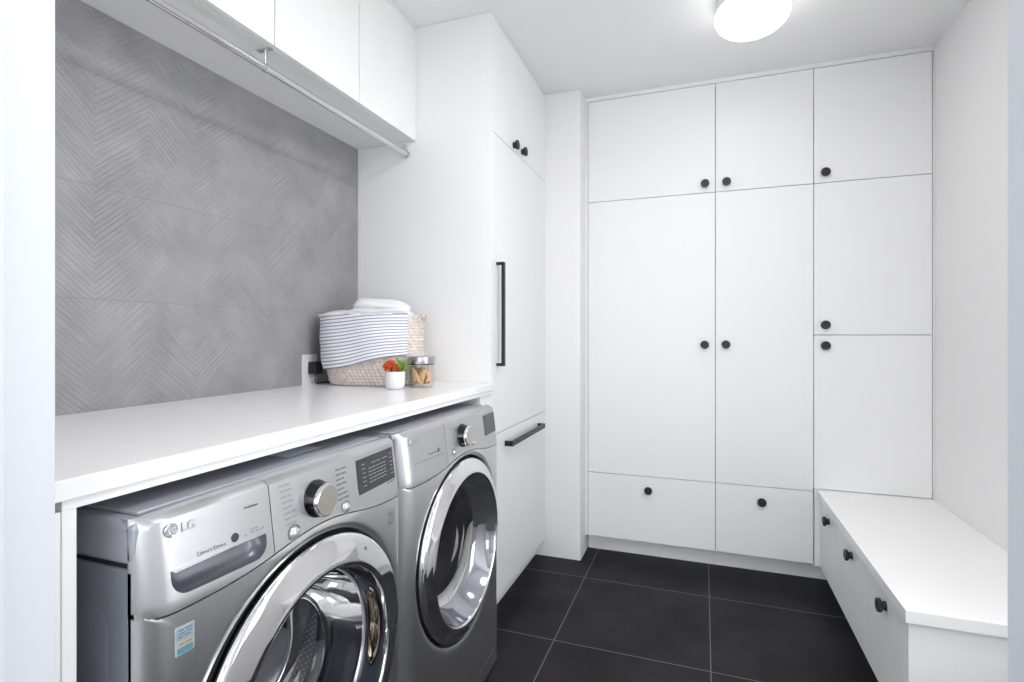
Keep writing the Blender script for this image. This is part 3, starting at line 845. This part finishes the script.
            finish('baffle', bm, 'baffle', drum, angle=60)
    else:
        prof = [(.277, -.018), (.283, -.006), (.2842, .008), (.2828, .0155), (.2785, .0205), (.272, .0230), (.264, .0255), (.252, .0310), (.242, .0350), (.2375, .0355), (.2350, .0335), (.2330, .029)]
        door = lathe('door', prof, 'chrome', t, axis='X', origin=(0, dyo, zc), segs=128, angle=60)
        lathe('door_inner_ring', [(.2331, .0295), (.230, .020), (.218, -.004), (.205, -.027), (.195, -.041), (.1885, -.044)], 'dryer_funnel', door, axis='X', origin=(0, dyo, zc), segs=128, angle=40)
        lathe('door_glass', [(.189, -.043), (.178, -.049), (.145, -.057), (.10, -.063), (.05, -.066), (.0005, -.067)], 'bowl', door, axis='X', origin=(0, dyo, zc), segs=96, angle=80)
        lathe('gasket', [(.272, -.024), (.240, -.034), (.216, -.060), (.212, -.090)], 'rubber', t, axis='X', origin=(0, dyo, zc), segs=96, angle=80)
        dp = [(.212, -.090), (.235, -.095), (.300, -.12)] + [(.305, -.14 - .04 * k) for k in range(10)] + [(.29, -.54), (.16, -.55), (.0005, -.555)]
        drum = lathe('drum', dp, 'dryerdrum', t, axis='X', origin=(0, dyo, zc), segs=96, angle=40)
        for k in range(3):
            th = math.radians(30 + 120 * k); bm = bmesh.new(); rows_b = []
            for xx, sc in ((-.150, .25), (-.17, .8), (-.22, 1), (-.46, .8), (-.49, .3)):
                rows_b.append([bm.verts.new((xx, (.303 - .05 * sc * q_) * math.cos(th + tt / .3), zc + (.303 - .05 * sc * q_) * math.sin(th + tt / .3))) for tt, q_ in ((-.03, 0), (-.015, .7), (0, 1), (.015, .7), (.03, 0))])
            for a_, b_ in zip(rows_b, rows_b[1:]):
                for q in range(4): bm.faces.new((a_[q], a_[q + 1], b_[q + 1], b_[q]))
            finish('baffle', bm, 'dryerdrum', drum, angle=60)
    # feet
    for sx in (-.08, -.62):
        for sy in (-.30, .30):
            lathe('foot', [(.0001, 0.0005), (.020, 0.0005), (.021, .006), (.012, .010), (.009, .026)], 'darkgap', t, origin=(sx, sy, 0), segs=20)
    if not dryer:
        # rating sticker, lower left of the control panel
        st = decal('sticker', -.306, -.276, .766, .809, 'sticker_white', front, lift=.0006)
        decal('sticker_band', -.304, -.278, .789, .8070, 'sticker_blue', st, lift=.0013)
        decal('sticker_band', -.304, -.278, .779, .7875, 'sticker_cream', st, lift=.0013)
        decal('sticker_band', -.3035, -.2785, .768, .777, 'sticker_teal', st, lift=.0013)
        dashes('sticker_print', [(-.302, .803, [.008, .010]), (-.302, .798, [.011, .008]), (-.302, .793, [.007, .010]), (-.300, .782, [.006, .010])], 'mark', st, lift=.0020, h=.0014)
        s2 = decal('sticker', .258, .292, .768, .812, 'sticker_clear', front, lift=.0006)
        dashes('sticker_print', [(.263, .803, [.008]), (.263, .776, [.022]), (.263, .796, [.022]), (.263, .789, [.004]), (.281, .789, [.004]), (.263, .782, [.004]), (.281, .782, [.004])], 'mark', s2, lift=.0013, h=.0030)
        box('paper_label', 'sticker_white', -.215, -.115, .05, .16, .9812, .9816, lid)
    return t

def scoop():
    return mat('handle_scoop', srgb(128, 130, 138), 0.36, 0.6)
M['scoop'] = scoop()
M['grip'] = mat('bronze_chrome', srgb(128, 118, 106), 0.12, 1.0)
MX = -0.749
machine('washing_machine', (MX, 0.883, 0), 'silver front-load washing machine with clear deep door and detergent drawer, nearest the doorway', 'washing machine', False)
machine('clothes_dryer', (MX, 1.584, 0), 'silver front-load clothes dryer between the washer and the tall white cabinet', 'dryer', True)

# ------------------------------------------------------------------ basket with towels
BZ = CT + 0.0005
BLX, BLY, BROT = -1.272, 1.858, math.radians(13)
basket = empty('woven_basket', (BLX, BLY, BZ), 'oval woven rope basket filled with towels on the countertop', 'basket', rz=BROT)
HB = 0.272
def basket_r(a, h):
    s = h / HB
    A = 0.168 + 0.030 * min(1, s * 2.2) ** .6; B = 0.098 + 0.026 * min(1, s * 2.2) ** .6
    p = 2.6
    c, sn = math.cos(a), math.sin(a)
    r = 1 / ((abs(c) / A) ** p + (abs(sn) / B) ** p) ** (1 / p)
    return r
def basket_top(a): return HB
def weave():
    bm = bmesh.new(); N = 288; rows = 22; per = 5
    rings = []
    K = rows * per
    for k in range(K + 1):
        h = HB * k / K; row = k // per; ph = (k % per) / per
        ring = []
        for i in range(N):
            a = 2 * PI * i / N
            r = basket_r(a, h) + .0030 * abs(math.sin(PI * k / per)) ** .7
            st = math.sin(a * 44 + row * 1.9 + ph * 2.2)
            r += .0024 * st * math.sin(PI * ph) - (.004 * max(0, 1 - k / per) ** 2)
            ring.append(bm.verts.new((r * math.cos(a), r * math.sin(a), h)))
        rings.append(ring)
    for k in range(K):
        for i in range(N):
            j = (i + 1) % N
            bm.faces.new((rings[k][i], rings[k][j], rings[k + 1][j], rings[k + 1][i]))
    # inside wall and floor
    inner = []
    for h in (HB, HB * .5, .008):
        inner.append([bm.verts.new(((basket_r(2 * PI * i / N, h) - .007) * math.cos(2 * PI * i / N), (basket_r(2 * PI * i / N, h) - .007) * math.sin(2 * PI * i / N), h)) for i in range(N)])
    chain = [rings[-1]] + inner
    for a_, b_ in zip(chain, chain[1:]):
        for i in range(N): bm.faces.new((a_[i], a_[(i + 1) % N], b_[(i + 1) % N], b_[i]))
    bm.faces.new(inner[-1]); bm.faces.new(rings[0])
    return finish('basket_body', bm, 'basket', basket, angle=60)
weave()
pts = [((basket_r(2 * PI * i / 72, HB)) * math.cos(2 * PI * i / 72), (basket_r(2 * PI * i / 72, HB)) * math.sin(2 * PI * i / 72), HB + .002) for i in range(73)]
tube('rim', pts, 0.0060, 'basket', basket, segs=8, closed_ends=False)
for s in (-1, 1):
    L = s * .198
    h_ = tube('handle', [(L, -.045, HB - .02), (L + s * .010, -.043, HB + .000), (L + s * .011, -.02, HB + .009), (L + s * .011, .02, HB + .009), (L + s * .010, .043, HB + .000), (L, .045, HB - .02)], 0.0052, 'basket', basket, segs=8)
    bm = bmesh.new(); bmesh.ops.create_icosphere(bm, subdivisions=2, radius=.0095)
    for v in bm.verts: v.co = v.co * (1 + .12 * math.sin(v.co.x * 900) * math.sin(v.co.z * 800)) + Vector((L + s * .016, -.036, HB + .006))
    finish('knot', bm, 'basket', h_, smooth=True)

# striped towel hung over the near side of the basket
def towel_cloth(name, m, fn, nu, nv, parent, thick=.004):
    bm = bmesh.new(); uvl = bm.loops.layers.uv.new('uv')
    V = [[bm.verts.new(fn(i / nu, j / nv)) for j in range(nv + 1)] for i in range(nu + 1)]
    for i in range(nu):
        for j in range(nv):
            f = bm.faces.new((V[i][j], V[i + 1][j], V[i + 1][j + 1], V[i][j + 1]))
            for l, (a, b) in zip(f.loops, ((i, j), (i + 1, j), (i + 1, j + 1), (i, j + 1))): l[uvl].uv = (a / nu, b / nv)
    o = finish(name, bm, m, parent, smooth=True)
    sd = o.modifiers.new('thickness', 'SOLIDIFY'); sd.thickness = thick; sd.offset = 1
    return o
def stripe_fn(u, v):
    # u along the basket (left to right), v from bottom hem to the tucked top
    a = math.radians(-171 + 143 * u + 10 * (1 - u) * (1 - v) ** 1.5)             # angle around the basket wall (front side = -90)
    drop = 0.212 - 0.058 * u ** 1.4 + .004 * math.sin(u * 6)
    s = v * (drop + .10)
    if s < drop:
        h = HB - drop + s + .008; r = basket_r(a, min(h, HB)) + .011 + .004 * math.sin(u * 11 + v * 2) + .0015 * math.sin(v * 19 + u * 3)
    else:
        q = (s - drop) / .10; th = q * PI * .62
        h = HB + .008 + .009 * math.sin(min(th, PI / 2)) + .002 * q + .006 * math.sin(u * 8)
        r = basket_r(a, HB) + .011 - .012 * (1 - math.cos(th)) - .055 * q
    h += .007 * math.sin(u * 3.2) - .004
    return (r * math.cos(a), r * math.sin(a), h)
st = towel_cloth('striped_towel', 'stripe', stripe_fn, 60, 60, None, thick=.003)
st.location = (BLX, BLY, BZ); st.rotation_euler = (0, 0, BROT)
tag(st, 'white tea towel with thin blue-grey stripes draped over the front of the basket', 'towel')

def fluffy(name, centre, ax, rot, seed, label):
    """rolled or bunched terry towel: a fat folded cushion of cloth with soft creases"""
    rnd = random.Random(seed)
    bm = bmesh.new(); bmesh.ops.create_icosphere(bm, subdivisions=5, radius=1.0)
    ph = [rnd.random() * 6 for _ in range(6)]
    for v in bm.verts:
        d = v.co.copy(); x, y, z = d
        f = 1 + .06 * math.sin(3 * x + ph[0]) * math.cos(2.4 * y + ph[1]) + .035 * math.sin(7 * (x * .5 + z) + ph[2]) + .02 * math.sin(11 * y + 4 * z + ph[3])
        c = math.exp(-((z - .25 - .12 * math.sin(2 * x)) / .10) ** 2) * .10 + math.exp(-((y + .2 - .3 * x) / .08) ** 2) * .05
        p = 2.6
        n_ = (abs(x) ** p + abs(y) ** p + abs(z) ** p) ** (1 / p)
        d = d / n_ * (f - c)
        v.co = Vector((d.x * ax[0], d.y * ax[1], d.z * ax[2]))
    o = finish(name, bm, 'towel', None, smooth=True)
    o.location = centre; o.rotation_euler = rot
    return tag(o, label, 'towel')
cb, sb = math.cos(BROT), math.sin(BROT)
def inb(x, y, z): return (BLX + x * cb - y * sb, BLY + x * sb + y * cb, BZ + z)
fluffy('white_towel', inb(.030, .020, .290), (.128, .076, .060), (0, .10, BROT + .1), 1, 'fluffy white towel bunched on top of the basket, the highest one')
fluffy('white_towel', inb(-.135, .015, .262), (.040, .070, .036), (0, -.12, BROT), 2, 'smaller white towel tucked at the left end of the basket')

# ------------------------------------------------------------------ potted succulent
pot = empty('potted_plant', (-1.081, 1.712, CT + .0003), 'small white pot with red and green succulent before the basket', 'plant')
lathe('pot', [(.0001, 0), (.026, 0), (.031, .003), (.0345, .010), (.0365, .025), (.0372, .045), (.0370, .064), (.0362, .0655), (.0345, .064), (.0340, .050), (.0335, .03)], 'pot', pot, segs=48, angle=50)
lathe('soil', [(.0338, .056), (.0001, .058)], 'soil', pot, segs=32)
rnd = random.Random(11)
bm = bmesh.new()
for k in range(110):
    a = rnd.random() * 2 * PI; e = rnd.random() ** .7
    c = Vector((-.013 + .028 * e * math.cos(a), -.010 + .024 * e * math.sin(a), .068 + .036 * math.sqrt(max(0, 1 - e * e)) * (.6 + .4 * rnd.random())))
    out = (c - Vector((-.012, -.010, .055))).normalized()
    b2 = bmesh.ops.create_icosphere(bm, subdivisions=2, radius=1)
    q = out.to_track_quat('Z', 'Y').to_matrix()
    for v in b2['verts']:
        z = v.co.z; tap = 1 - .45 * max(0, z)
        v.co = q @ Vector((v.co.x * .0046 * tap, v.co.y * .0046 * tap, z * .0085)) + c
finish('red_rosette', bm, 'red', pot, smooth=True)
bm = bmesh.new()
def leaf(bm, base, d, L, W):
    q = d.to_track_quat('Y', 'Z').to_matrix(); n = 7; rows_ = []
    for k in range(n + 1):
        t = k / n; w = W * math.sin(PI * min(1, .12 + t * .88)) ** .8; bend = -.35 * L * t * t
        rows_.append([bm.verts.new(base + q @ Vector((s * w, t * L, bend + (.25 * W if s == 0 else 0)))) for s in (-1, 0, 1)])
        rows_[-1].append(bm.verts.new(base + q @ Vector((0, t * L, bend - .3 * W))))
    for a_, b_ in zip(rows_, rows_[1:]):
        for i, j in ((0, 1), (1, 2), (2, 3), (3, 0)): bm.faces.new((a_[i], a_[j], b_[j], b_[i]))
for k in range(40):
    a = rnd.random() * 2 * PI; el = .45 + .9 * rnd.random()
    base = Vector((.014 + .010 * rnd.uniform(-1, 1), .010 + .012 * rnd.uniform(-1, 1), .060 + .016 * rnd.random()))
    d = Vector((math.cos(a) * math.cos(el), math.sin(a) * math.cos(el), math.sin(el)))
    leaf(bm, base, d,   .028 + .024 * rnd.random(), .0045)
finish('green_leaves', bm, 'green', pot, smooth=True)

# ------------------------------------------------------------------ jar of clothespins
JX, JY = -1.024, 1.806
jar = empty('glass_jar', (JX, JY, CT + .0003), 'glass jar with a steel lid holding wooden pegs', 'jar')
lathe('jar_body', [(.0001, .0), (.046, .0), (.049, .003), (.0500, .010), (.0500, .086), (.0475, .090), (.0455, .090), (.0470, .085), (.0475, .012), (.045, .007), (.0001, .006)], 'jarglass', jar, segs=64, angle=50)
lathe('jar_lid', [(.0480, .0905), (.0520, .0905), (.0525, .092), (.0525, .116), (.0515, .1185), (.048, .1195), (.0001, .1200)], 'jarlid', jar, segs=64, angle=30)
lathe('lid_seal', [(.0470, .0875), (.0512, .0875), (.0512, .0905), (.047, .0905)], 'darkgap', jar, segs=48)
def peg_mesh():
    bm = bmesh.new()
    for s in (-1, 1):
        pr_ = [(0, .0006), (.0, .0034), (.020, .0046), (.045, .0050), (.060, .0034), (.060, .0022), (.030, .0012)]
        fa = [bm.verts.new((-.004, s * y, z - .03)) for z, y in pr_]; fb = [bm.verts.new((.004, s * y, z - .03)) for z, y in pr_]
        bm.faces.new(fa); bm.faces.new(fb)
        for k in range(len(pr_)): bm.faces.new((fa[k], fa[(k + 1) % len(pr_)], fb[(k + 1) % len(pr_)], fb[k]))
    bmesh.ops.recalc_face_normals(bm, faces=bm.faces)
    me = bpy.data.meshes.new('clothespin'); bm.to_mesh(me); bm.free(); me.materials.append(M['wood']); return me
peg0 = bpy.data.objects.new('clothespin', peg_mesh()); COL.objects.link(peg0)
tag(peg0, 'wooden clothespin among those inside the glass jar', 'clothespin', 'wooden clothespins in the glass jar')
rnd = random.Random(5)
for k in range(26):
    o = peg0 if k == 0 else peg0.copy()
    if k: COL.objects.link(o)
    rr = (.037 if k < 17 else .018) * (0.85 + .12 * rnd.random()); a = 2 * PI * k / (17 if k < 17 else 9) + rnd.uniform(-.12, .12)
    lean = rnd.uniform(-.55, .55); tall_ = rnd.uniform(.040, .050)
    o.location = (JX + rr * math.cos(a) * .88, JY + rr * math.sin(a) * .88, CT + .0003 + tall_)
    o.rotation_euler = (Matrix.Rotation(a + PI / 2, 3, 'Z') @ Matrix.Rotation(lean, 3, 'Y') @ Matrix.Rotation(rnd.uniform(0, PI), 3, 'Z')).to_euler()
